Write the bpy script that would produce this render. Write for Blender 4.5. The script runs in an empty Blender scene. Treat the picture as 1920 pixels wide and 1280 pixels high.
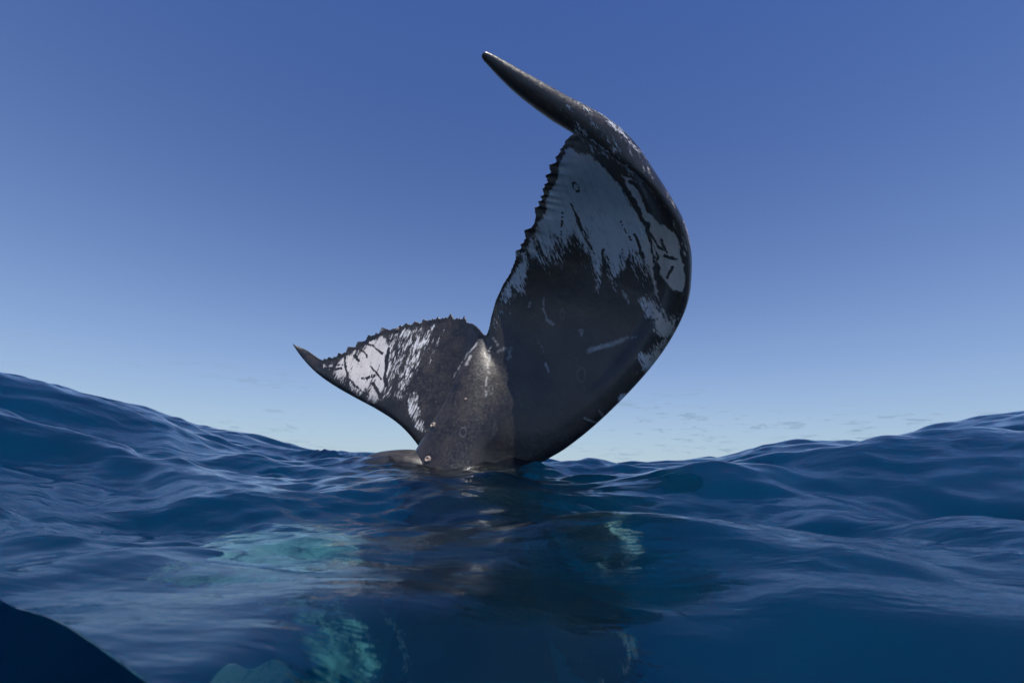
import bpy, bmesh, math, random
import numpy as np
from mathutils import Vector, Matrix
from mathutils.bvhtree import BVHTree

C = bpy.context.scene.collection
S = bpy.context.scene
R = math.radians
rng = np.random.default_rng(7)
random.seed(7)

# ------------------------------------------------------------------ camera
CAM_H = 0.22
PITCH, ROLL, LENS = 14.85, 1.5, 16.0
cam = bpy.data.objects.new('camera', bpy.data.cameras.new('camera'))
C.objects.link(cam)
S.camera = cam
cam.data.lens = LENS
cam.data.sensor_width = 36
cam.data.clip_start = 0.01
cam.data.clip_end = 20000
cam.data.dof.use_dof = True
cam.data.dof.focus_distance = 4.6
cam.data.dof.aperture_fstop = 3.2
CAMROT = Matrix.Rotation(R(90 + PITCH), 3, 'X') @ Matrix.Rotation(R(ROLL), 3, 'Z')
cam.rotation_euler = CAMROT.to_euler()
cam.location = (0, 0, CAM_H)

# ------------------------------------------------------------------ sky, sun, exposure
SUN_EL, SUN_ROT = 74.5, 161.0          # degrees above the sea; clockwise from straight ahead
world = bpy.data.worlds.new('World')
S.world = world
world.use_nodes = True
SKY_STRENGTH = 0.10
SUN_STRENGTH = 2.8
sun = bpy.data.objects.new('sun', bpy.data.lights.new('sun', 'SUN'))
C.objects.link(sun)
sun.data.energy = SUN_STRENGTH
sun.data.angle = R(0.5)
sun.data.color = (1.0, 0.95, 0.87)
sun_dir = Vector((math.sin(R(SUN_ROT)) * math.cos(R(SUN_EL)), math.cos(R(SUN_ROT)) * math.cos(R(SUN_EL)), math.sin(R(SUN_EL))))
sun.rotation_euler = sun_dir.to_track_quat('Z', 'Y').to_euler()
sun.location = sun_dir * 50

S.view_settings.view_transform = 'Standard'
S.view_settings.look = 'None'
S.view_settings.exposure = 1.0
S.view_settings.gamma = 1
S.view_settings.use_curve_mapping = False
S.cycles.use_denoising = True
S.cycles.max_bounces = 8
S.cycles.transparent_max_bounces = 12
S.cycles.volume_bounces = 1
S.cycles.caustics_reflective = False
S.cycles.sample_clamp_indirect = 4

class NT:
    """small helper round a node tree"""
    def __init__(self, nt):
        self.t = nt
        nt.nodes.clear()
    def n(self, typ, **kw):
        nd = self.t.nodes.new(typ)
        for k, v in kw.items():
            setattr(nd, k, v)
        return nd
    def l(self, a, b):
        self.t.links.new(a, b)
    def val(self, sock, v):
        if isinstance(v, (int, float, tuple, list)):
            sock.default_value = v
        else:
            self.l(v, sock)
    def math(self, op, a, b=0.0, clamp=False):
        nd = self.n('ShaderNodeMath', operation=op, use_clamp=clamp)
        self.val(nd.inputs[0], a)
        self.val(nd.inputs[1], b)
        return nd.outputs[0]
    def mix(self, fac, a, b, mode='MIX'):
        nd = self.n('ShaderNodeMix', data_type='RGBA', blend_type=mode)
        self.val(nd.inputs[0], fac)
        self.val(nd.inputs[6], a if not isinstance(a, tuple) else (*a[:3], 1))
        self.val(nd.inputs[7], b if not isinstance(b, tuple) else (*b[:3], 1))
        return nd.outputs[2]
    def ramp(self, fac, lo, hi, a=0.0, b=1.0, smooth=True):
        nd = self.n('ShaderNodeMapRange', interpolation_type='SMOOTHSTEP' if smooth else 'LINEAR')
        self.val(nd.inputs[0], fac)
        for i, v in enumerate((lo, hi, a, b)):
            self.val(nd.inputs[i + 1], v)
        return nd.outputs[0]
    def noise(self, vec, scale, detail=4, rough=0.5, dist=0.0):
        nd = self.n('ShaderNodeTexNoise')
        if vec is not None:
            self.l(vec, nd.inputs['Vector'])
        nd.inputs['Scale'].default_value = scale
        nd.inputs['Detail'].default_value = detail
        nd.inputs['Roughness'].default_value = rough
        nd.inputs['Distortion'].default_value = dist
        return nd.outputs['Fac']
    def mapping(self, vec, scale=(1, 1, 1), rot=(0, 0, 0), loc=(0, 0, 0)):
        nd = self.n('ShaderNodeMapping')
        self.l(vec, nd.inputs[0])
        nd.inputs['Scale'].default_value = scale
        nd.inputs['Rotation'].default_value = rot
        nd.inputs['Location'].default_value = loc
        return nd.outputs[0]

w = NT(world.node_tree)
sky = w.n('ShaderNodeTexSky', sky_type='NISHITA')
sky.sun_disc = False
sky.sun_elevation = R(SUN_EL)
sky.sun_rotation = R(SUN_ROT)
sky.altitude = 0
sky.air_density = 1.0
sky.dust_density = 0.0
sky.ozone_density = 1.0
tc = w.n('ShaderNodeTexCoord')
sep = w.n('ShaderNodeSeparateXYZ')
w.l(tc.outputs['Generated'], sep.inputs[0])
# thin broken clouds low over the horizon: noise on the sky directions, squashed in height
cl_v = w.mapping(tc.outputs['Generated'], scale=(13, 13, 75), loc=(12.33, 6.57, 18.9))
cl_n = w.noise(cl_v, 1.6, 6, 0.62, 0.3)
cl_big = w.noise(w.mapping(tc.outputs['Generated'], scale=(1.6, 1.6, 7), loc=(12.33, 6.57, 18.9)), 1.5, 2, 0.5)
cl = w.ramp(cl_n, 0.53, 0.63)
cl = w.math('MULTIPLY', cl, w.ramp(cl_big, 0.45, 0.55))
band = w.math('MULTIPLY', w.ramp(sep.outputs[2], 0.0, 0.02), w.ramp(sep.outputs[2], 0.09, 0.19, 1.0, 0.0))
cl = w.math('MULTIPLY', cl, band)
cl = w.math('MULTIPLY', cl, 0.55)
deep = w.mix(1.0, sky.outputs[0], (0.214, 0.313, 0.558), 'MULTIPLY')      # the photograph's cold white balance
pale = w.math('MULTIPLY', w.math('EXPONENT', w.math('MULTIPLY', w.math('MAXIMUM', sep.outputs[2], 0.0), -4.4)), 0.90)
skycol = w.mix(pale, deep, (2.35, 3.02, 3.48))          # sea haze thickening towards the horizon
skycol = w.mix(cl, skycol, (1.15, 1.75, 2.4))
bg = w.n('ShaderNodeBackground')
w.l(skycol, bg.inputs[0])
bg.inputs[1].default_value = SKY_STRENGTH
wo = w.n('ShaderNodeOutputWorld')
w.l(bg.outputs[0], wo.inputs[0])

# ------------------------------------------------------------------ helpers
F = LENS / 36 * 1920
RM = np.array(CAMROT)
CL = np.array([0, 0, CAM_H])

def at(px, py, d):
    """the point of the place that the photograph shows at a pixel, d metres ahead"""
    v = RM @ np.array([(px - 960) / F, -(py - 640) / F, -1.0])
    return CL + v * (d / v[1])

def seen(p):
    q = (p - CL) @ RM
    z = np.minimum(q[:, 2], -1e-3)
    return np.stack([960 - q[:, 0] / z * F, 640 + q[:, 1] / z * F], 1)

def sstep(x, a, b):
    t = np.clip((x - a) / (b - a), 0, 1)
    return t * t * (3 - 2 * t)

def spline(pts, n):
    """Catmull-Rom through pts, n samples"""
    pts = np.asarray(pts, float)
    k = len(pts)
    t = np.linspace(0, k - 1, n)
    i = np.clip(t.astype(int), 0, k - 2)
    f = (t - i)[:, None]
    P = lambda j: pts[np.clip(j, 0, k - 1)]
    a, b, c, d = P(i - 1), P(i), P(i + 1), P(i + 2)
    return 0.5 * (2 * b + (c - a) * f + (2 * a - 5 * b + 4 * c - d) * f ** 2 + (3 * b - a - 3 * c + d) * f ** 3)

def smooth1(a, sig):
    k = int(sig * 3) + 1
    g = np.exp(-0.5 * (np.arange(-k, k + 1) / sig) ** 2)
    g /= g.sum()
    p = np.pad(a, ((k, k), (0, 0)), mode='edge')
    return np.stack([np.convolve(p[:, j], g, 'valid') for j in range(a.shape[1])], 1)

def make_mesh(name, verts, faces, smooth=True):
    me = bpy.data.meshes.new(name)
    verts = np.asarray(verts, np.float32)
    faces = np.asarray(faces, np.int32)
    nf, k = faces.shape
    me.vertices.add(len(verts))
    me.vertices.foreach_set('co', verts.ravel())
    me.loops.add(nf * k)
    me.loops.foreach_set('vertex_index', faces.ravel())
    me.polygons.add(nf)
    me.polygons.foreach_set('loop_start', np.arange(0, nf * k, k, dtype=np.int32))
    me.polygons.foreach_set('loop_total', np.full(nf, k, np.int32))
    me.polygons.foreach_set('use_smooth', np.full(nf, smooth, bool))
    me.update(calc_edges=True)
    me.validate()
    return me

def grid_faces(nr, nc, close=False):
    i = np.arange(nr - 1)[:, None]
    j = np.arange(nc if close else nc - 1)[None, :]
    a = i * nc + j
    b = i * nc + (j + 1) % nc
    return np.stack([a, b, b + nc, a + nc], -1).reshape(-1, 4)

def vnoise(x, y, seed=0):
    """2D value noise in 0..1"""
    g = np.random.default_rng(seed).random((256, 256))
    xi, yi = np.floor(x).astype(int), np.floor(y).astype(int)
    fx, fy = x - xi, y - yi
    fx, fy = fx * fx * (3 - 2 * fx), fy * fy * (3 - 2 * fy)
    q = lambda a, b: g[a & 255, b & 255]
    return (q(xi, yi) * (1 - fx) + q(xi + 1, yi) * fx) * (1 - fy) + (q(xi, yi + 1) * (1 - fx) + q(xi + 1, yi + 1) * fx) * fy

def fbm(x, y, seed=0, o=4):
    s, a, t = 0, 1.0, 0
    for k in range(o):
        s = s + a * vnoise(x * 2 ** k, y * 2 ** k, seed + k)
        t += a
        a *= 0.5
    return s / t

def tube_verts(axis, rx, ry, side, n=48, power=2.0):
    """rings along axis; side = the sideways direction of each ring"""
    tan = np.gradient(axis, axis=0)
    tan /= np.linalg.norm(tan, axis=1)[:, None]
    sd = side - (side * tan).sum(1)[:, None] * tan
    sd /= np.linalg.norm(sd, axis=1)[:, None]
    up = np.cross(sd, tan)
    a = np.linspace(0, 2 * math.pi, n, endpoint=False)
    ca, sa = np.cos(a), np.sin(a)
    e = 2.0 / power
    ca, sa = np.sign(ca) * abs(ca) ** e, np.sign(sa) * abs(sa) ** e
    v = axis[:, None] + sd[:, None] * (rx[:, None] * ca)[..., None] + up[:, None] * (ry[:, None] * sa)[..., None]
    return v.reshape(-1, 3)

def capped_tube(axis, rx, ry, side, n=48, power=2.0):
    v = tube_verts(axis, rx, ry, side, n, power)
    f = [list(q) for q in grid_faces(len(axis), n, True)]
    m = len(v)
    v = np.vstack([v, axis[:1], axis[-1:]])
    last = (len(axis) - 1) * n
    t = [[j, m, m, (j + 1) % n] for j in range(n)] + [[last + j, last + (j + 1) % n, m + 1, m + 1] for j in range(n)]
    return v, f, [[q[0], q[1] if q[1] != q[0] else q[2], q[3]] if q[1] == q[2] else [q[0], q[1], q[2]] for q in t]

# ------------------------------------------------------------------ the sea
LIP = None

def water_base(x, y):
    """long swell: rises to both sides, a mound of water pushed up round the tail"""
    r = np.hypot(x, y)
    az = np.degrees(np.arctan2(x, y))
    tl = np.interp(-az, [0, 12, 22, 34, 42, 50, 75, 110, 150, 180], [0, 0.1, 0.9, 3.3, 5.3, 6.9, 8.0, 4, 0, 0])
    tr = np.interp(az, [0, 8, 18, 30, 38, 46, 52, 75, 110, 150, 180], [0, 0, .5, 2.6, 3.4, 5.0, 6.0, 6.5, 4, 0, 0])
    el = np.where(az < 0, tl, tr)
    win = sstep(np.log(r + 1e-6), math.log(0.7), math.log(16)) * (1 - sstep(r, 19, 60))
    z = np.minimum(r, 20) * np.tan(np.radians(el)) * win
    # level of the sea under the tail, a little under the eye
    z = z + 0.12 * np.exp(-(((x + 0.3) / 1.8) ** 2 + ((y - 4.4) / 1.3) ** 2))
    # mound of water that the tail stock pushes up on its left
    z = z + 0.04 * np.exp(-(((x + 1.08) / 0.30) ** 2 + ((y - 4.35) / 0.24) ** 2))
    z = z - 0.06 * np.exp(-(((x - 0.55) / 0.45) ** 2 + ((y - 4.25) / 0.5) ** 2))
    # rings of ripples spreading from the stock
    e = (np.hypot((x + .42) / .60, (y - 4.4) / .42) - 1) * .5
    z = z + np.where(e > -.1, .010 * np.sin(e * 34 + 2 * np.sin(3 * np.arctan2(y - 4.4, x + .42))) * np.exp(-np.maximum(e, 0) / .38), 0)
    # the swell behind, left of the stock
    z = z + 0.26 * fbm(x * 4.5, y * 3.0, 61, 4) * np.exp(-(((x + 2.4) / 0.75) ** 2 + ((y - 7.0) / 0.5) ** 2))
    # the near swell: its smooth front face drops towards the lens, right of the middle
    edge = 0.86 + 0.05 * np.sin(3.1 * x + .6) + 0.10 * np.clip(x, 0, 2)
    z = z - 0.30 * sstep(edge - y, -0.06, 0.62) * sstep(x, -0.34, 0.02) * sstep(y, -1.2, -.4)
    # the lip of the near swell at the lower left: a steep little wave face towards the lens
    if LIP:
        cx, cy, rad, ang = LIP
        q = np.hypot(x - cx, y - cy)
        da = np.abs((np.arctan2(x - cx, y - cy) - ang + math.pi) % (2 * math.pi) - math.pi)
        z = z - 0.55 * (q < rad) * (1 - sstep(da, 0.14, 0.26)) * sstep(q, rad - 1.2, rad - .35)
    return z

WAVES = []
for k in range(84):
    lam = 0.09 * (80 ** (k / 83.0))
    ang = rng.normal(0.22, 0.55)
    amp = 0.0078 * lam ** 0.98 * rng.uniform(0.3, 1.5)
    if lam > 1.6:
        amp *= 0.75
    WAVES.append((lam, ang, amp, rng.uniform(0, 6.283)))

def water_z(x, y, ds=None):
    z = water_base(x, y)
    r = np.hypot(x, y)
    ds = r * 0.01 if ds is None else ds
    wx = x + 0.25 * np.sin(y * 0.9 + 0.7) + 0.12 * np.sin(x * 1.7 + y * 1.1)
    wy = y + 0.25 * np.sin(x * 0.8 + 1.9) + 0.10 * np.sin(x * 2.1 - y * 1.3)
    group = 0.55 + 0.9 * fbm(x * 0.55 + 40, y * 0.8 + 90, 11, 3)
    calm = .12 + .88 * sstep(r, .55, 2.4)
    lull = 1 - .9 * np.exp(-((x + .55) ** 2 + (y - .63) ** 2) / .36 ** 2)      # the water lies flat along the lip
    for lam, ang, amp, ph in WAVES:
        att = sstep(lam / np.maximum(ds, 1e-4), 2.5, 6.0)
        if att.max() == 0:
            continue
        if lam < .45:
            att = att * calm
        att = att * lull
        k = 2 * math.pi / lam
        s = np.sin(k * (wx * math.sin(ang) + wy * math.cos(ang)) + ph)
        z = z + att * amp * group * (s + 0.45 * s * s - .2) * (sstep(r, 0.0, 0.5 + lam) if lam > .5 else 1)
    return z

def on_water(px, py):
    """where the line of sight through a pixel meets the sea"""
    v = RM @ np.array([(px - 960) / F, -(py - 640) / F, -1.0])
    v /= np.linalg.norm(v)
    t = np.linspace(0.1, 6, 4000)
    p = CL + t[:, None] * v
    k = np.argmax(p[:, 2] < water_z(p[:, 0], p[:, 1]))
    return p[k]

_a, _b = on_water(-6, 1124)[:2], on_water(262, 1276)[:2]
_m, _d = (_a + _b) / 2, _b - _a
_n = np.array([-_d[1], _d[0]]) / np.linalg.norm(_d)
_n *= np.sign(_n @ _m)
_c = _m - 6.0 * _n
LIP = (_c[0], _c[1], float(np.hypot(6.0, np.linalg.norm(_d) / 2)), math.atan2(_n[0], _n[1]))

def below(px, py, z, z0=0.0):
    """the point at height z under the water that shows, bent by the surface, at a pixel"""
    v = RM @ np.array([(px - 960) / F, -(py - 640) / F, -1.0])
    v /= np.linalg.norm(v)
    p = CL + v * ((z0 - CAM_H) / v[2])
    h = math.hypot(v[0], v[1])
    sn = h / 1.333
    q = np.array([v[0] / h * sn, v[1] / h * sn, -math.sqrt(1 - sn * sn)])
    return p + q * ((z - z0) / q[2])

def build_sea():
    # rings round the middle of that lip, so that one ring runs along it
    rr = LIP[2] - .9 + np.exp(np.linspace(math.log(0.35), math.log(9000), 1080))
    rr = np.concatenate([np.linspace(.3, rr[0] - .05, 24), rr])
    rr = np.sort(np.concatenate([rr[np.abs(rr - LIP[2]) > .003], [LIP[2] * .9996, LIP[2] * 1.0004]]))
    az = np.concatenate([np.linspace(-180, -57, 36, endpoint=False), np.linspace(-57, 60, 960, endpoint=False), np.linspace(60, 180, 36, endpoint=False)])
    a = np.radians(az)
    X = LIP[0] + rr[:, None] * np.sin(a)[None]
    Y = LIP[1] + rr[:, None] * np.cos(a)[None]
    Z = water_z(X, Y)
    v = np.stack([X, Y, Z], -1).reshape(-1, 3)
    nc = len(a)
    f = grid_faces(len(rr), nc, True)
    # innermost ring closed by a fan of quads onto one middle point; sea floor far below closes the body of water
    m = len(v)
    last = (len(rr) - 1) * nc
    v = np.vstack([v, [[LIP[0], LIP[1], Z[0].mean()]], v[last:last + nc] * [1, 1, 0] + [0, 0, -60], [[0, 0, -60]]])
    j = np.arange(nc)
    j2 = (j + 1) % nc
    side = np.stack([last + j, last + j2, m + 1 + j2, m + 1 + j], 1)
    je = j[::2]
    top = np.stack([je, np.full(len(je), m), (je + 2) % nc, (je + 1) % nc], 1)
    bot = np.stack([m + 1 + je, m + 1 + (je + 1) % nc, m + 1 + (je + 2) % nc, np.full(len(je), m + 1 + nc)], 1)
    allf = np.vstack([f, top, side, bot])
    me = make_mesh('sea', v, allf)
    # the sharp lip is shaded flat, everything else smooth
    c = v[f]
    fn = np.cross(c[:, 2] - c[:, 0], c[:, 3] - c[:, 1])
    flat = np.zeros(len(allf), bool)
    flat[:len(f)] = (fn[:, 2] / np.linalg.norm(fn, axis=1) < .3)
    me.polygons.foreach_set('use_smooth', ~flat)
    idx = np.zeros(len(allf), np.int32)
    idx[len(f) + len(top):] = 1
    me.polygons.foreach_set('material_index', idx)
    o = bpy.data.objects.new('sea', me)
    C.objects.link(o)
    o['kind'] = 'structure'
    m_ = bpy.data.materials.new('sea water')
    m_.use_nodes = True
    t = NT(m_.node_tree)
    geo = t.n('ShaderNodeNewGeometry')
    pos = geo.outputs['Position']
    # fine ripples, longer across the wind than along it
    n1 = t.noise(t.mapping(pos, scale=(4.0, 12.0, 1)), 1.0, 5, 0.55, 0.6)
    n2 = t.noise(t.mapping(pos, scale=(0.5, 1.3, 1)), 1.0, 6, 0.6, 0.4)
    gust = t.ramp(t.noise(t.mapping(pos, scale=(.35, .7, 1)), 1.0, 3, .5), .4, .62, .25, 1.0)
    h = t.math('ADD', t.math('MULTIPLY', t.math('MULTIPLY', n1, gust), 0.028), t.math('MULTIPLY', n2, 0.05))
    bump = t.n('ShaderNodeBump')
    bump.inputs['Strength'].default_value = 0.55
    bump.inputs['Distance'].default_value = 1.0
    t.l(h, bump.inputs['Height'])
    fr = t.n('ShaderNodeFresnel')
    fr.inputs[0].default_value = 1.52
    t.l(bump.outputs[0], fr.inputs['Normal'])
    gl = t.n('ShaderNodeBsdfGlossy')
    gl.inputs['Roughness'].default_value = 0.04
    gl.inputs['Color'].default_value = (.86, .93, 1, 1)
    t.l(bump.outputs[0], gl.inputs['Normal'])
    tp = t.n('ShaderNodeBsdfTransparent')
    rf = t.n('ShaderNodeBsdfRefraction')
    rf.inputs['IOR'].default_value = 1.333
    rf.inputs['Roughness'].default_value = 0.03
    t.l(bump.outputs[0], rf.inputs['Normal'])
    tr = t.n('ShaderNodeMixShader')
    tr.inputs[0].default_value = 0.84
    t.l(tp.outputs[0], tr.inputs[1])
    t.l(rf.outputs[0], tr.inputs[2])
    mx = t.n('ShaderNodeMixShader')
    t.l(fr.outputs[0], mx.inputs[0])
    t.l(tr.outputs[0], mx.inputs[1])
    t.l(gl.outputs[0], mx.inputs[2])
    out = t.n('ShaderNodeOutputMaterial')
    t.l(mx.outputs[0], out.inputs['Surface'])
    sc = t.n('ShaderNodeVolumeScatter')
    sc.inputs['Color'].default_value = (0.0, 0.34, 1.0, 1)
    sc.inputs['Density'].default_value = 0.10
    sc.inputs['Anisotropy'].default_value = 0.2
    ab = t.n('ShaderNodeVolumeAbsorption')
    ab.inputs['Color'].default_value = (0.0, 0.80, 0.86, 1)
    ab.inputs['Density'].default_value = 0.55
    ad = t.n('ShaderNodeAddShader')
    t.l(sc.outputs[0], ad.inputs[0])
    t.l(ab.outputs[0], ad.inputs[1])
    t.l(ad.outputs[0], out.inputs['Volume'])
    m2 = bpy.data.materials.new('deep water')
    m2.use_nodes = True
    t2 = NT(m2.node_tree)
    df = t2.n('ShaderNodeBsdfDiffuse')
    df.inputs[0].default_value = (0.002, 0.035, 0.085, 1)
    o2 = t2.n('ShaderNodeOutputMaterial')
    t2.l(df.outputs[0], o2.inputs[0])
    me.materials.append(m_)
    me.materials.append(m2)
    return o

build_sea()

# ------------------------------------------------------------------ the whale
# stations from the left tip across the notch to the right tip: leading edge, trailing edge (pixel, metres ahead), thickness
ST = [
    ((547, 643, 5.40), (549, 645, 5.40), .03),
    ((567, 671, 5.38), (577, 657, 5.37), .06),
    ((594, 699, 5.32), (603, 675, 5.30), .08),
    ((627, 723, 5.24), (632, 668, 5.22), .10),
    ((665, 745, 5.15), (668, 648, 5.24), .12),
    ((704, 766, 5.06), (710, 627, 5.21), .14),
    ((740, 789, 4.93), (755, 613, 5.16), .16),
    ((768, 815, 4.88), (802, 604, 5.12), .18),
    ((800, 855, 4.85), (850, 600, 5.03), .19),
    ((845, 900, 4.83), (886, 607, 4.86), .20),
    ((910, 925, 4.70), (911, 628, 4.54), .24),
    ((985, 890, 4.45), (922, 592, 4.45), .27),
    ((1105, 806, 4.32), (934, 552, 4.39), .28),
    ((1218, 692, 4.08), (958, 505, 4.24), .30),
    ((1281, 592, 3.78), (985, 455, 4.05), .31),
    ((1297, 510, 3.57), (1003, 411, 3.90), .31),
    ((1287, 430, 3.38), (1022, 362, 3.77), .30),
    ((1243, 356, 3.20), (1042, 310, 3.62), .27),
    ((1187, 303, 3.06), (1064, 259, 3.52), .25),
    ((1118, 252, 2.96), (1090, 240, 3.40), .24),
    ((1040, 201, 2.88), (1055, 215, 3.24), .22),
    ((970, 153, 2.80), (984, 165, 3.02), .17),
    ((915, 109, 2.73), (921, 115, 2.80), .085),
    ((904, 101, 2.72), (906, 103, 2.75), .04),
]
NS, NU = 1500, 56

def blade():
    L = spline([at(*s[0]) for s in ST], NS)
    T = spline([at(*s[1]) for s in ST], NS)
    th = spline([[s[2]] for s in ST], NS)[:, 0]
    s = np.linspace(0, len(ST) - 1, NS)
    # serrations of the trailing edge
    r = np.random.default_rng(5)
    ch = T - L
    cl = np.linalg.norm(ch, axis=1)
    cd = ch / np.maximum(cl, 1e-4)[:, None]
    arc = np.concatenate([[0], np.cumsum(np.linalg.norm(np.diff(T, axis=0), axis=1))])
    off = np.zeros(NS)
    p = arc[0]
    while p < arc[-1]:
        wdt = r.choice([.05, .065, .08, .11, .15]) * r.uniform(.85, 1.15) * (.80 if np.interp(p, arc, s) > 10 else .9)
        sc_ = np.interp(p, arc, s)
        big = np.interp(sc_, [1.6, 2.2, 4, 8.4, 8.8, 12.6, 13.4, 15, 17.3, 17.9], [0, .8, 1.2, 1.1, 0, 0, .8, 1.35, 1.2, 0])
        hgt = big * (r.uniform(0.35, 1.0) if r.random() > .12 else .08) * min(0.62 * wdt, 0.066) * 1.25
        q = (arc - p) / wdt
        lean = r.uniform(0.15, 0.4) if sc_ < 10 else r.uniform(.50, .72)
        tooth = np.where(q < lean, np.clip(q / lean, 0, 1) ** .95, np.clip((1 - q) / (1 - lean), 0, 1) ** 1.1)
        tooth[(q < 0) | (q > 1)] = 0
        off = np.maximum(off, tooth * hgt)
        p += wdt * r.uniform(0.75, 1.05)
    wob = (fbm(arc * 5, arc * 0, 3, 3) - 0.5) * 0.05 * np.interp(s, [1, 3, 9, 10, 12, 13, 18, 19], [0, 1, 1, 0, .3, 1, 1, 0])
    T2 = T + cd * (off * 1.0 + wob)[:, None]
    mid = smooth1(0.45 * L + 0.55 * T, 40)
    tan = np.gradient(mid, axis=0)
    N = np.cross(tan, ch)
    N /= np.linalg.norm(N, axis=1)[:, None]
    toward = CL - mid
    N *= np.sign((N * toward).sum(1))[:, None] if False else 1
    if (N[NS // 2] * toward[NS // 2]).sum() < 0:
        N = -N
    N = smooth1(N, 25)
    N /= np.linalg.norm(N, axis=1)[:, None]
    u = (1 - np.cos(np.linspace(0, math.pi, NU))) / 2
    u = u ** 1.15
    prof = 5 * (0.2969 * np.sqrt(u) - 0.1260 * u - 0.3516 * u ** 2 + 0.2843 * u ** 3 - 0.1036 * u ** 4)
    cam_ = -4 * u * (1 - u)
    camber = np.interp(s, [0, 3, 8, 11, 14, 18, 20, 23], [.02, .04, .03, .03, .13, .15, .04, .0]) * cl
    # how far a tooth goes: only the last part of the chord follows it
    ext = sstep(u, 0.80, 1.0)
    base = L[:, None] + ch[:, None] * u[None, :, None] + (T2 - T)[:, None] * ext[None, :, None]
    cc = (cam_[None] * camber[:, None])[..., None] * N[:, None]
    tt = th[:, None] * prof[None]
    tt = np.maximum(tt, 0.010 * sstep(u, 0, .05)[None] * np.minimum(1, th / .08)[:, None])
    # outer right lobe: the leading edge is a thick round roll, the blade behind it thin
    xm = u[None] * cl[:, None]
    Rr = (th * 0.47)[:, None]
    roll = np.where(xm < Rr, np.sqrt(np.clip(1 - ((xm - Rr) / Rr) ** 2, 0, 1)), 0.5 + 0.5 * np.cos(np.clip((xm - Rr) / (1.9 * Rr), 0, 1) * math.pi)) * Rr
    thin = (0.035 + 0.02 * np.minimum(1, cl))[:, None] * (1 - u[None]) ** 0.7 * np.minimum(1, th / .12)[:, None]
    roll = np.maximum(roll, thin * np.sqrt(np.clip(xm / 0.05, 0, 1)))
    kr = sstep(s, 11.5, 14.5)[:, None]
    tt = tt * (1 - kr) + np.maximum(roll, 0.0115 * sstep(u, 0, .05)[None] * np.minimum(1, th / .08)[:, None]) * kr
    front = base + cc + tt[..., None] * N[:, None]
    back = base + cc - tt[..., None] * N[:, None]
    loop = np.concatenate([front, back[:, -1:0:-1]], 1)
    n = loop.shape[1]
    return loop.reshape(-1, 3), grid_faces(NS, n, True), n

def stock():
    # tail stock: centre pixel, half width in pixels, metres ahead, half depth towards the lens;
    # a firm edge on the left, a slope running out into the right lobe
    P = [(895, 1010, 150, 4.44, .50), (880, 940, 128, 4.43, .43), (873, 890, 110, 4.42, .34), (876, 855, 98, 4.42, .28), (889, 805, 84, 4.42, .22),
         (900, 755, 67, 4.43, .16), (906, 705, 50, 4.47, .115), (911, 665, 34, 4.53, .07), (914, 636, 20, 4.62, .03)]
    n, m = 140, 72
    ax = spline([at(p[0], p[1], p[3]) for p in P], n)
    hw = spline([[p[2] / F * p[3]] for p in P], n)[:, 0]
    hd = spline([[p[4]] for p in P], n)[:, 0]
    h = m // 2
    q = np.linspace(0, 1, h)
    xl = -np.cos(q * math.pi / 2)
    yl = np.sin(q * math.pi / 2)
    xr = np.linspace(0, 1, h)[1:]
    yr = 0.5 + 0.5 * np.cos(math.pi * xr)
    wr = spline([[q_] for q_ in (.75, .8, .9, 1.0, 1.25, 1.55, 1.9, 1.9, 1.9)], n)[:, 0]
    X = np.concatenate([xl, xr, [.7, .4, 0, -.5, -.9]])
    Y = np.concatenate([yl, yr, [-.35, -.55, -.6, -.55, -.3]])
    k = len(X)
    v = ax[:, None] + np.stack([hw[:, None] * np.where(X[None] > 0, X[None] * wr[:, None], X[None]), -hd[:, None] * Y[None], np.zeros((n, k))], -1)
    v = v.reshape(-1, 3)
    f = [list(c) for c in grid_faces(n, k, True)]
    c0, c1 = len(v), len(v) + 1
    v = np.vstack([v, ax[:1], ax[-1:]])
    last = (n - 1) * k
    t = [[(j + 1) % k, j, c0] for j in range(k)] + [[last + j, last + (j + 1) % k, c1] for j in range(k)]
    return v, f, t

def to_bm(bm, v, faces):
    vs = [bm.verts.new(p) for p in v]
    for f in faces:
        try:
            bm.faces.new([vs[i] for i in f])
        except ValueError:
            pass

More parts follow.
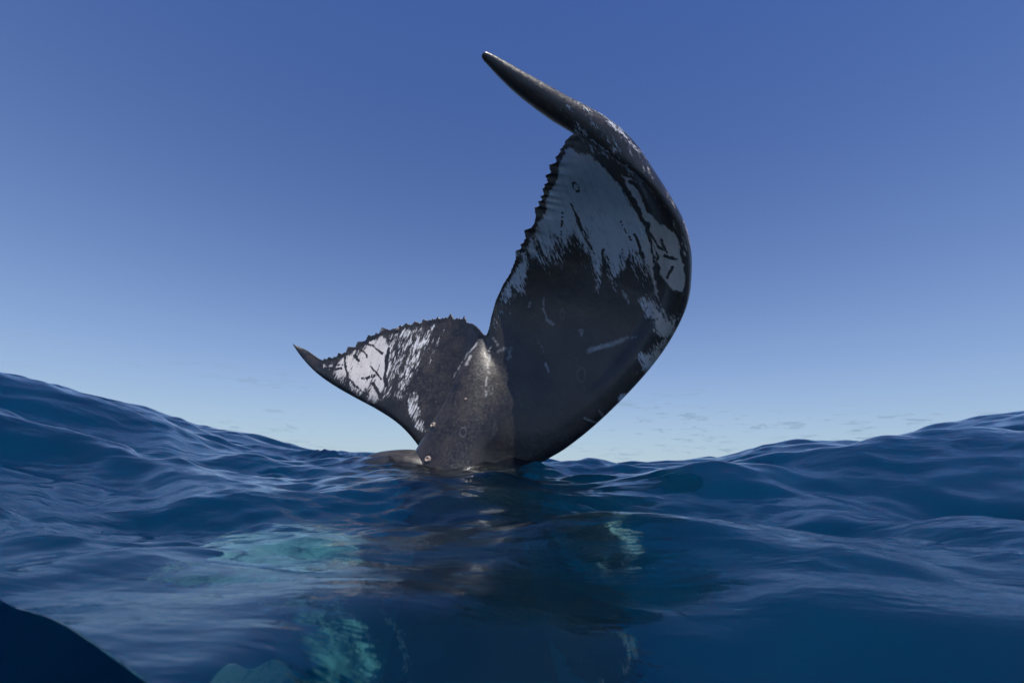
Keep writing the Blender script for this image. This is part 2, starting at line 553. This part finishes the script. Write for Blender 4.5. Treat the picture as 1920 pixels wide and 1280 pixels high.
def build_tail():
    v, f, n = blade()
    bm = bmesh.new()
    to_bm(bm, v, f)
    bm.verts.ensure_lookup_table()
    for ring in (0, NS - 1):
        try:
            bm.faces.new([bm.verts[ring * n + j] for j in range(n)])
        except ValueError:
            pass
    v2, q, t = stock()
    to_bm(bm, v2, list(q) + t)
    bmesh.ops.recalc_face_normals(bm, faces=bm.faces)
    me = bpy.data.meshes.new('tail_raw')
    bm.to_mesh(me)
    bm.free()
    o = bpy.data.objects.new('tail_raw', me)
    C.objects.link(o)
    md = o.modifiers.new('r', 'REMESH')
    md.mode = 'VOXEL'
    md.voxel_size = 0.0085
    md.adaptivity = 0
    dg = bpy.context.evaluated_depsgraph_get()
    ev = o.evaluated_get(dg)
    m2 = ev.to_mesh()
    nv = len(m2.vertices)
    co = np.empty(nv * 3, np.float32)
    m2.vertices.foreach_get('co', co)
    co = co.reshape(-1, 3).astype(float)
    fc = np.array([list(p.vertices) for p in m2.polygons if len(p.vertices) == 4], np.int32)
    ev.to_mesh_clear()
    bpy.data.objects.remove(o)
    bpy.data.meshes.remove(me)
    # smoothing that spares the thin trailing edge
    e = np.vstack([fc[:, [0, 1]], fc[:, [1, 2]], fc[:, [2, 3]], fc[:, [3, 0]]])
    deg = np.bincount(e[:, 0], minlength=nv).astype(float)
    T = seen(spline([at(*s[1]) for s in ST], 400))
    px = seen(co)
    dmin = np.full(nv, 1e9)
    for k in range(0, 400, 4):
        dmin = np.minimum(dmin, np.hypot(px[:, 0] - T[k, 0], px[:, 1] - T[k, 1]))
    wgt = np.clip((dmin - 6) / 25, 0.06, 1)[:, None]
    for it in range(24):
        acc = np.zeros_like(co)
        for c in range(3):
            acc[:, c] = np.bincount(e[:, 0], weights=co[e[:, 1], c], minlength=nv)
        acc /= np.maximum(deg, 1)[:, None]
        lam = 0.55 if it % 2 == 0 else -0.45
        co += (acc - co) * lam * wgt
    # the seam between stock and right lobe flows
    wgt = (sstep(px[:, 0], 905, 935) * sstep(-px[:, 0], -1060, -1010) * sstep(px[:, 1], 622, 660) * sstep(dmin, 7, 30))[:, None]
    for it in range(160):
        acc = np.zeros_like(co)
        for c in range(3):
            acc[:, c] = np.bincount(e[:, 0], weights=co[e[:, 1], c], minlength=nv)
        acc /= np.maximum(deg, 1)[:, None]
        co += (acc - co) * 0.6 * wgt
    return co, fc

def poly_sd(px, py, poly):
    """signed distance to a closed outline, positive inside"""
    P = np.asarray(poly, float)
    d = np.full(len(px), 1e9)
    ins = np.zeros(len(px), bool)
    for i in range(len(P)):
        a, b = P[i - 1], P[i]
        e = b - a
        t = np.clip(((px - a[0]) * e[0] + (py - a[1]) * e[1]) / (e @ e + 1e-9), 0, 1)
        d = np.minimum(d, np.hypot(px - a[0] - t * e[0], py - a[1] - t * e[1]))
        cnd = ((a[1] > py) != (b[1] > py))
        xx = a[0] + (py - a[1]) / (b[1] - a[1] + 1e-12) * e[0]
        ins ^= cnd & (px < xx)
    return np.where(ins, d, -d)

def seg_d(px, py, x0, y0, x1, y1):
    e = np.array([x1 - x0, y1 - y0], float)
    t = np.clip(((px - x0) * e[0] + (py - y0) * e[1]) / (e @ e + 1e-9), 0, 1)
    return np.hypot(px - x0 - t * e[0], py - y0 - t * e[1]), t

WARM = None

def paint(co, nrm):
    """pigment of the skin: white (-1..1, with the noise added in the material), dark pigment line, grey scar"""
    p = seen(co)
    px, py = p[:, 0], p[:, 1]
    n = len(px)
    nx = fbm(px / 14, py / 14, 21, 4) - .5
    ny = fbm(px / 14 + 50, py / 14 + 9, 23, 4) - .5
    qx, qy = px + nx * 14, py + ny * 14
    w_ = np.full(n, -1.0)
    amp = np.full(n, 0.25)
    def patch(poly, soft, a, lvl=1.0):
        nonlocal w_, amp
        v = np.clip(poly_sd(qx, qy, poly) / soft, -1, 1) * 1.0
        v = np.where(v > 0, v * lvl if lvl > 0 else lvl, v)
        amp = np.where(v > w_, a, amp)
        w_ = np.maximum(w_, v)
    # right lobe: the wide white field and the streaked edge under it
    field = poly_sd(qx, qy, [(1062, 270), (1110, 296), (1165, 352), (1205, 415), (1228, 468), (1228, 560), (1200, 620), (900, 620), (905, 560), (960, 480), (1012, 410), (1032, 356), (1046, 312)]) / 12
    low = np.interp(px, [930, 960, 1000, 1040, 1080, 1130, 1180, 1230], [585, 530, 486, 462, 486, 510, 508, 545]) + (vnoise(px / 16, py * 0, 77) - .5) * 60
    v = np.clip(np.minimum(field, (low - py) / 62), -1, 1.3)
    amp = np.where(v > w_, .45 + .75 * np.exp(-((low - py - 10) / 75) ** 2), amp)
    w_ = np.maximum(w_, v)
    # right lobe: pale plates along the leading edge
    patch([(1160, 322), (1185, 335), (1205, 365), (1210, 392), (1234, 420), (1262, 432), (1276, 470), (1287, 520), (1280, 552), (1262, 545), (1238, 520), (1232, 478), (1212, 420), (1185, 368)], 9, .22)
    patch([(1196, 562), (1222, 556), (1246, 590), (1268, 596), (1264, 632), (1240, 632), (1215, 600)], 18, .95, .6)
    patch([(1190, 668), (1230, 645), (1262, 642), (1252, 668), (1225, 710), (1210, 712), (1200, 690)], 18, .9, .5)
    patch([(1165, 740), (1190, 733), (1175, 752), (1150, 765)], 8, .6, .6)
    # specks on the rolled leading edge
    patch([(1062, 186), (1110, 210), (1170, 255), (1230, 320), (1275, 395), (1296, 470), (1280, 440), (1240, 372), (1190, 322), (1140, 285), (1090, 240)], 34, 1.0, -.45)
    # left lobe
    patch([(606, 682), (640, 668), (668, 652), (700, 636), (728, 636), (745, 655), (738, 690), (728, 735), (712, 752), (686, 748), (655, 718), (625, 700)], 20, .85, .55)
    patch([(728, 628), (775, 618), (812, 618), (800, 650), (778, 700), (745, 735), (735, 700)], 30, 1.1, .02)
    patch([(764, 735), (778, 735), (790, 790), (796, 806), (784, 812), (768, 770)], 10, .6, .05)
    # scars
    scar = np.zeros(n)
    def stroke(x0, y0, x1, y1, wd, val=1.0, dash=0.0, seed=1):
        nonlocal w_, amp, scar
        d, t = seg_d(px + nx * 9, py + ny * 9, x0, y0, x1, y1)
        v = 1 - d / wd
        if dash:
            v = v - dash * (vnoise(t * 11 + seed, t * 0, seed) > .5)
        if val > 0:
            scar = np.maximum(scar, np.clip(v * 1.4, 0, 1) * val * (.35 + .65 * fbm(px / 5, py / 5, 31 + seed, 2)))
        else:
            m = v > 0
            w_ = np.where(m, np.minimum(w_, w_ * (1 - np.clip(v * 2, 0, 1)) - np.clip(v * 2, 0, 1) * abs(val) * .30), w_)
            amp = np.where(m, .6, amp)
    for a in [(1020, 560, 1018, 580, 3, .8, 1), (1019, 580, 1024, 595, 2.5, .8, 0), (1026, 598, 1037, 608, 3.6, .9, 0), (1104, 658, 1164, 638, 6.5, .9, 0),
              (1150, 640, 1192, 630, 2.4, .7, 1), (1023, 682, 1029, 696, 3.2, .9, 0), (919, 652, 915, 690, 3.2, .9, 1), (915, 690, 911, 742, 2.8, .8, 1),
              (897, 642, 870, 672, 2.6, .8, 0), (870, 672, 852, 706, 2.2, .7, 1), (924, 634, 932, 648, 4, .9, 1), (936, 660, 946, 655, 4, .7, 1), (958, 655, 954, 672, 3, .7, 1),
              (1095, 783, 1118, 793, 3.2, .8, 0), (1168, 545, 1178, 567, 2.6, .8, 0), (1122, 770, 1130, 778, 3, .7, 0), (884, 668, 876, 682, 4.5, .9, 0),
              (950, 655, 958, 668, 3, .6, 1), (1088, 618, 1092, 628, 4, .7, 1), (995, 565, 993, 575, 3, .7, 1), (1010, 640, 1018, 660, 1.6, .5, 1)]:
        stroke(*a)
    for cx, cy, rx, ry in [(1054, 590, 4, 9), (868, 810, 6, 9), (921, 730, 4, 8), (1090, 702, 8, 12)]:
        h_ = np.hypot((px + nx * 5 - cx) / rx, (py + ny * 5 - cy) / ry)
        d = np.abs(h_ - 1) * min(rx, ry)
        ang = np.arctan2(py - cy, px - cx)
        scar = np.maximum(scar, np.clip(1.3 - d / 1.5, 0, 1) * .17 * (.35 + .65 * vnoise(ang * 1.3 + cx, ang * 0, 9)))
    for a in [(1070, 382, 1078, 400, 2.5, -1), (1078, 400, 1092, 432, 4, -1, 0), (1084, 470, 1078, 520, 4, -.7), (1130, 470, 1135, 530, 4, -.7), (1180, 480, 1170, 530, 4, -.7), (1165, 415, 1182, 450, 3, -1, 1),
              (1190, 440, 1206, 480, 4.5, -1), (1186, 372, 1215, 428, 3.5, -1), (1215, 428, 1236, 462, 3, -1), (1236, 462, 1250, 475, 4, -1), (1240, 450, 1248, 470, 4, -1), (1262, 500, 1250, 520, 4, -1),
              (1216, 440, 1228, 500, 3, -1), (1228, 500, 1240, 560, 4, -1), (1055, 400, 1052, 440, 3, -1, 1), (1180, 340, 1196, 352, 4, -1), (1244, 480, 1268, 486, 3, -1),
              (648, 670, 650, 715, 3, -1), (650, 715, 662, 742, 4, -1), (727, 655, 722, 722, 4.5, -1), (692, 644, 716, 662, 3, -1), (665, 640, 690, 668, 1.6, -1), (697, 688, 716, 712, 2.2, -1),
              (665, 667, 672, 675, 3, -1), (680, 708, 702, 706, 4, -1, 1), (610, 690, 640, 690, 3, -1, 0), (620, 682, 648, 684, 2, -1, 1), (700, 720, 712, 745, 4, -1, 0), (655, 712, 690, 742, 2, -1), (1020, 300, 1065, 262, 6, -1)]:
        stroke(*a)
    d = np.hypot((px - 1080 - (py - 351) * .35) / 6, (py - 351) / 10)
    w_ = np.where((d < 1.12) & (d > .6), np.minimum(w_, -.3), w_)
    # dark rim along the toothed edge
    T = seen(spline([at(*s[1]) for s in ST], 500))
    dm = np.full(n, 1e9)
    for k in range(0, 500, 2):
        if 10 <= k / 499 * (len(ST) - 1) or True:
            dm = np.minimum(dm, np.hypot(px - T[k, 0], py - T[k, 1]))
    rim = np.clip((dm + nx * 16 - 9) / 9, -1, 1)
    rim = np.where((py < 262) & (px > 850) | (px > 1100), 1, rim)
    w_ = np.minimum(w_, rim)
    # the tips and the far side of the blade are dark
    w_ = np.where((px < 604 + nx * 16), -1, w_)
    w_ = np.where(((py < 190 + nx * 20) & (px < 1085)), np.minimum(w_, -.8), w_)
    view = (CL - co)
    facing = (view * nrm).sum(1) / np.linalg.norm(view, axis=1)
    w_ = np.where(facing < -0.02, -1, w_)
    # streak direction: across and along, in metres
    ax_r, ax_l = np.array([.40, .917]), np.array([-.38, .925])
    k = sstep(px, 840, 930)[:, None]
    dr = ax_r[None] * k + ax_l[None] * (1 - k)
    dr /= np.linalg.norm(dr, axis=1)[:, None]
    along = px * dr[:, 0] + py * dr[:, 1]
    across = -px * dr[:, 1] + py * dr[:, 0]
    global WARM
    WARM = sstep(px + nx * 40, 1185, 1235) * (facing > 0) * .8 + .35 * sstep(-px, -760, -700)  # right leading edge: grazing sun put into the colour; left lobe: mild warm tint
    return w_, amp, np.stack([across / 200, along / 200, facing * .3], 1), np.where(facing < 0, 0, scar)

def vert_normals(co, fc):
    a = co[fc[:, 2]] - co[fc[:, 0]]
    b = co[fc[:, 3]] - co[fc[:, 1]]
    fn = np.cross(a, b)
    vn = np.zeros_like(co)
    for k in range(4):
        for c in range(3):
            vn[:, c] += np.bincount(fc[:, k], weights=fn[:, c], minlength=len(co))
    return vn / np.maximum(np.linalg.norm(vn, axis=1), 1e-12)[:, None]

def skin_material():
    m = bpy.data.materials.new('whale skin')
    m.use_nodes = True
    t = NT(m.node_tree)
    aw = t.n('ShaderNodeAttribute', attribute_name='white').outputs['Fac']
    aa = t.n('ShaderNodeAttribute', attribute_name='ragged').outputs['Fac']
    st = t.n('ShaderNodeAttribute', attribute_name='streak').outputs['Vector']
    tcn = t.n('ShaderNodeTexCoord').outputs['Object']
    big = t.noise(t.mapping(st, scale=(12, 2.2, 9)), 1.0, 3, 0.55, 0.3)
    fine = t.noise(t.mapping(st, scale=(75, 13, 30)), 1.0, 6, 0.75, 0.2)
    nz = t.math('ADD', t.math('MULTIPLY', t.math('SUBTRACT', big, .5), 2.4), t.math('MULTIPLY', t.math('SUBTRACT', fine, .5), 3.6))
    f = t.math('ADD', aw, t.math('MULTIPLY', nz, aa))
    white = t.ramp(f, -0.06, 0.30)
    # skin tone: near-black with brown mottling
    mot = t.noise(tcn, 5.0, 6, 0.6)
    mot2 = t.noise(tcn, 38.0, 4, 0.65)
    dark = t.mix(t.ramp(mot, .35, .68), (0.010, 0.010, 0.012), (0.034, 0.029, 0.026))
    dark = t.mix(t.math('MULTIPLY', t.ramp(mot2, .52, .74), .6), dark, (0.062, 0.055, 0.05))
    mot3 = t.noise(t.mapping(st, scale=(16, 5, 10)), 1.0, 7, 0.68, 0.4)
    dark = t.mix(t.math('MULTIPLY', t.ramp(mot3, .56, .74), .45), dark, (0.10, 0.092, 0.088))
    # sparse pale flecks
    vor = t.n('ShaderNodeTexVoronoi', feature='F1')
    t.l(t.mapping(st, scale=(26, 15, 20)), vor.inputs['Vector'])
    vor.inputs['Scale'].default_value = 1.0
    fle = t.math('MULTIPLY', t.math('LESS_THAN', vor.outputs['Distance'], 0.13), t.ramp(t.noise(tcn, 2.6, 3), .56, .66))
    dark = t.mix(t.math('MULTIPLY', fle, .5), dark, (0.25, 0.24, 0.23))
    sleek = t.n('ShaderNodeAttribute', attribute_name='sleek').outputs['Fac']   # the black of the back, darkened further as shade painted on the submerged body
    dark = t.mix(t.math('MULTIPLY', sleek, .75), dark, (0.006, 0.006, 0.007))
    shade = t.noise(t.mapping(st, scale=(22, 4, 9)), 1.0, 5, 0.6)
    wcol = t.mix(shade, (0.56, 0.58, 0.63), (0.80, 0.80, 0.82))
    warm = t.n('ShaderNodeAttribute', attribute_name='warm').outputs['Fac']     # sunlight painted warm on the right leading edge; weaker tint on the left lobe
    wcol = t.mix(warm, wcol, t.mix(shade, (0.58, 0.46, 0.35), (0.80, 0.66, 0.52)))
    wear = t.ramp(t.noise(t.mapping(st, scale=(30, 7, 12)), 1.0, 7, 0.7, .5), .50, .72)
    wcol = t.mix(t.math('MULTIPLY', wear, .5), wcol, (0.20, 0.21, 0.23))
    pep = t.ramp(t.noise(t.mapping(st, scale=(150, 60, 60)), 1.0, 3, 0.6), .62, .70)
    wcol = t.mix(t.math('MULTIPLY', pep, .6), wcol, (0.06, 0.06, 0.065))
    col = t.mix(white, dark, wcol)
    scar = t.n('ShaderNodeAttribute', attribute_name='scar').outputs['Fac']
    col = t.mix(scar, col, (0.42, 0.42, 0.42))
    b = t.n('ShaderNodeBsdfPrincipled')
    t.l(col, b.inputs['Base Color'])
    t.l(t.ramp(mot2, .3, .7, .30, .5), b.inputs['Roughness'])
    wet = t.math('SUBTRACT', 1.0, sleek)      # no gloss where skin and water meet under the surface
    t.l(t.math('MULTIPLY', wet, .5), b.inputs['Specular IOR Level'])
    t.l(t.math('MULTIPLY', wet, .25), b.inputs['Coat Weight'])
    b.inputs['Coat Roughness'].default_value = 0.18
    bp = t.n('ShaderNodeBump')
    bp.inputs['Strength'].default_value = 0.35
    bp.inputs['Distance'].default_value = 0.009
    hh = t.math('ADD', t.math('MULTIPLY', mot2, .5), t.math('ADD', t.math('MULTIPLY', white, -.12), t.noise(tcn, 14.0, 3, .5)))
    t.l(hh, bp.inputs['Height'])
    t.l(bp.outputs[0], b.inputs['Normal'])
    o = t.n('ShaderNodeOutputMaterial')
    t.l(b.outputs[0], o.inputs[0])
    return m

def body_pieces():
    """the body under the water and its two long pale flippers"""
    R0 = [.42, .55, .66, .74, .78, .8, .8, .6, .15]
    top = [at(880, 930, 4.45) + [0, .15, .2], below(900, 965, -.75), below(930, 1030, -1.0), below(945, 1120, -1.15), below(955, 1220, -1.35)]
    ax = [np.array(p) - [0, 0, r * .95] for p, r in zip(top, R0)]
    e = ax[-1]
    ax += [e + [.02, -.7, -.8], e + [.03, -1.2, -2.0], e + [.03, -1.5, -3.2], e + [.03, -1.6, -4.2]]
    ax = spline(ax, 110)
    rx = spline([[r] for r in R0], 110)[:, 0]
    out = [capped_tube(ax, rx, rx * 1.02, np.tile([1.0, 0, 0], (110, 1)), 64, 2.1)]
    rg = spline([at(850, 915, 4.40), at(790, 885, 4.42), at(735, 877, 4.48), at(692, 880, 4.62), at(655, 905, 4.85)], 60)
    rr = spline([[.20], [.19], [.165], [.12], [.03]], 60)[:, 0]
    out.append(capped_tube(rg, rr * 1.3, rr, np.tile([.2, 1.0, 0], (60, 1)), 40, 2.0))
    def flipper(pts, wid, thick, side):
        a = spline(pts, 120)
        wd = spline([[x] for x in wid], 120)[:, 0]
        # knobbly leading edge
        wd = wd * (1 + .07 * np.sin(np.linspace(0, 33, 120) ** 1.03) * sstep(np.linspace(0, 1, 120), .1, .3))
        return capped_tube(a, wd, np.maximum(wd * thick, .02), np.tile(side, (120, 1)), 32, 2.0)
    out.append(flipper([below(800, 1040, -1.6), below(690, 1020, -1.35), below(575, 1010, -1.12), below(455, 1020, -.98), below(335, 1045, -.92)], [.24, .32, .35, .30, .05], .16, [.15, .9, .35]))
    out.append(flipper([at(1030, 1165, 2.75), at(1085, 1185, 2.6), at(1125, 1215, 2.5), at(1142, 1260, 2.4), at(1148, 1320, 2.3)], [.08, .15, .18, .16, .04], .16, [.9, .3, .25]))
    return out

def build_whale():
    co, fc = build_tail()
    nrm = vert_normals(co, fc)
    mean_out = ((co - co.mean(0)) * nrm).sum()
    if mean_out < 0:
        fc = fc[:, ::-1]
        nrm = -nrm
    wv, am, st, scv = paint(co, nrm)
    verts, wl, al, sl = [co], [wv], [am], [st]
    quads, base = [list(q) for q in fc], len(co)
    for i, (v, q, t) in enumerate(body_pieces()):
        quads += [[a + base for a in f] for f in q] + [[a + base for a in f] for f in t]
        verts.append(v)
        base += len(v)
        if i == 0:      # dark back, paler mottled flank
            side = sstep(np.interp(v[:, 1], [0, 1, 2.5, 4], [-.15, -.12, -.2, -.5]) - v[:, 0], .0, .45)
            wl.append(-1.2 + side * .95)
            al.append(np.full(len(v), .6))
        elif i == 1:
            wl.append(np.full(len(v), -1.0))
            al.append(np.full(len(v), .3))
        else:
            tt_ = np.clip(np.arange(len(v)) // 32 / 119, 0, 1)
            wl.append(-1 + (1.22 if i == 2 else .74) * sstep(tt_, .10, .45))
            al.append(np.full(len(v), .6))
        sl.append(np.stack([v[:, 0] * .8, v[:, 1] * .8, v[:, 2] * .8], 1))
    V = np.vstack(verts)
    me = bpy.data.meshes.new('humpback_whale')
    me.from_pydata(V.tolist(), [], quads)
    me.polygons.foreach_set('use_smooth', np.ones(len(me.polygons), bool))
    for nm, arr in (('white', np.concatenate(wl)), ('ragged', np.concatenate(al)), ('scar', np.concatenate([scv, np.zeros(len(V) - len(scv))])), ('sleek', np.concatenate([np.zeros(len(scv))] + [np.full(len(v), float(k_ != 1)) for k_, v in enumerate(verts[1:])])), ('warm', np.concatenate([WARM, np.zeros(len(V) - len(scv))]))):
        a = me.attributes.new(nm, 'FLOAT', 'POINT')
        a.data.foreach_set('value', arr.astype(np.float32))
    a = me.attributes.new('streak', 'FLOAT_VECTOR', 'POINT')
    a.data.foreach_set('vector', np.vstack(sl).astype(np.float32).ravel())
    me.materials.append(skin_material())
    o = bpy.data.objects.new('humpback_whale', me)
    C.objects.link(o)
    o['label'] = 'black and white humpback whale raising its toothed tail fluke out of the blue sea'
    o['category'] = 'whale'
    return o, BVHTree.FromPolygons(co.tolist(), fc.tolist())

whale, tail_bvh = build_whale()

def barnacle_mesh():
    bm = bmesh.new()
    n = 14
    prof = [(1.0, -.1), (.92, .25), (.72, .55), (.52, .62), (.40, .45), (.25, .30), (0.0, .28)]
    rings = []
    for r_, z in prof[:-1]:
        rings.append([bm.verts.new((r_ * (1 + .10 * (k % 2)) * math.cos(2 * math.pi * k / n), r_ * (1 + .10 * (k % 2)) * math.sin(2 * math.pi * k / n), z)) for k in range(n)])
    top = bm.verts.new((0, 0, prof[-1][1]))
    for a, b in zip(rings, rings[1:]):
        for k in range(n):
            bm.faces.new((a[k], a[(k + 1) % n], b[(k + 1) % n], b[k]))
    for k in range(n):
        bm.faces.new((rings[-1][k], rings[-1][(k + 1) % n], top))
    me = bpy.data.meshes.new('barnacle')
    bm.to_mesh(me)
    bm.free()
    m = bpy.data.materials.new('barnacle shell')
    m.use_nodes = True
    t = NT(m.node_tree)
    tcn = t.n('ShaderNodeTexCoord').outputs['Object']
    col = t.mix(t.noise(tcn, 3.0, 4), (0.16, 0.12, 0.10), (0.45, 0.36, 0.30))
    b = t.n('ShaderNodeBsdfPrincipled')
    t.l(col, b.inputs['Base Color'])
    b.inputs['Roughness'].default_value = .45
    o = t.n('ShaderNodeOutputMaterial')
    t.l(b.outputs[0], o.inputs[0])
    me.materials.append(m)
    return me

bme = barnacle_mesh()
for px, py, rad in [(812, 797, .03), (802, 861, .032), (873, 748, .014), (880, 676, .012), (745, 617, .02)]:
    d = Vector(at(px, py, 10) - CL).normalized()
    hit, nr, _, dist = tail_bvh.ray_cast(Vector(CL), d)
    if hit is None:
        continue
    o = bpy.data.objects.new('barnacle', bme)
    C.objects.link(o)
    o.parent = whale
    o.location = hit
    if nr.dot(d) > 0:
        nr = -nr
    o.rotation_euler = nr.to_track_quat('Z', 'Y').to_euler()
    o.scale = (rad, rad, rad * .8)
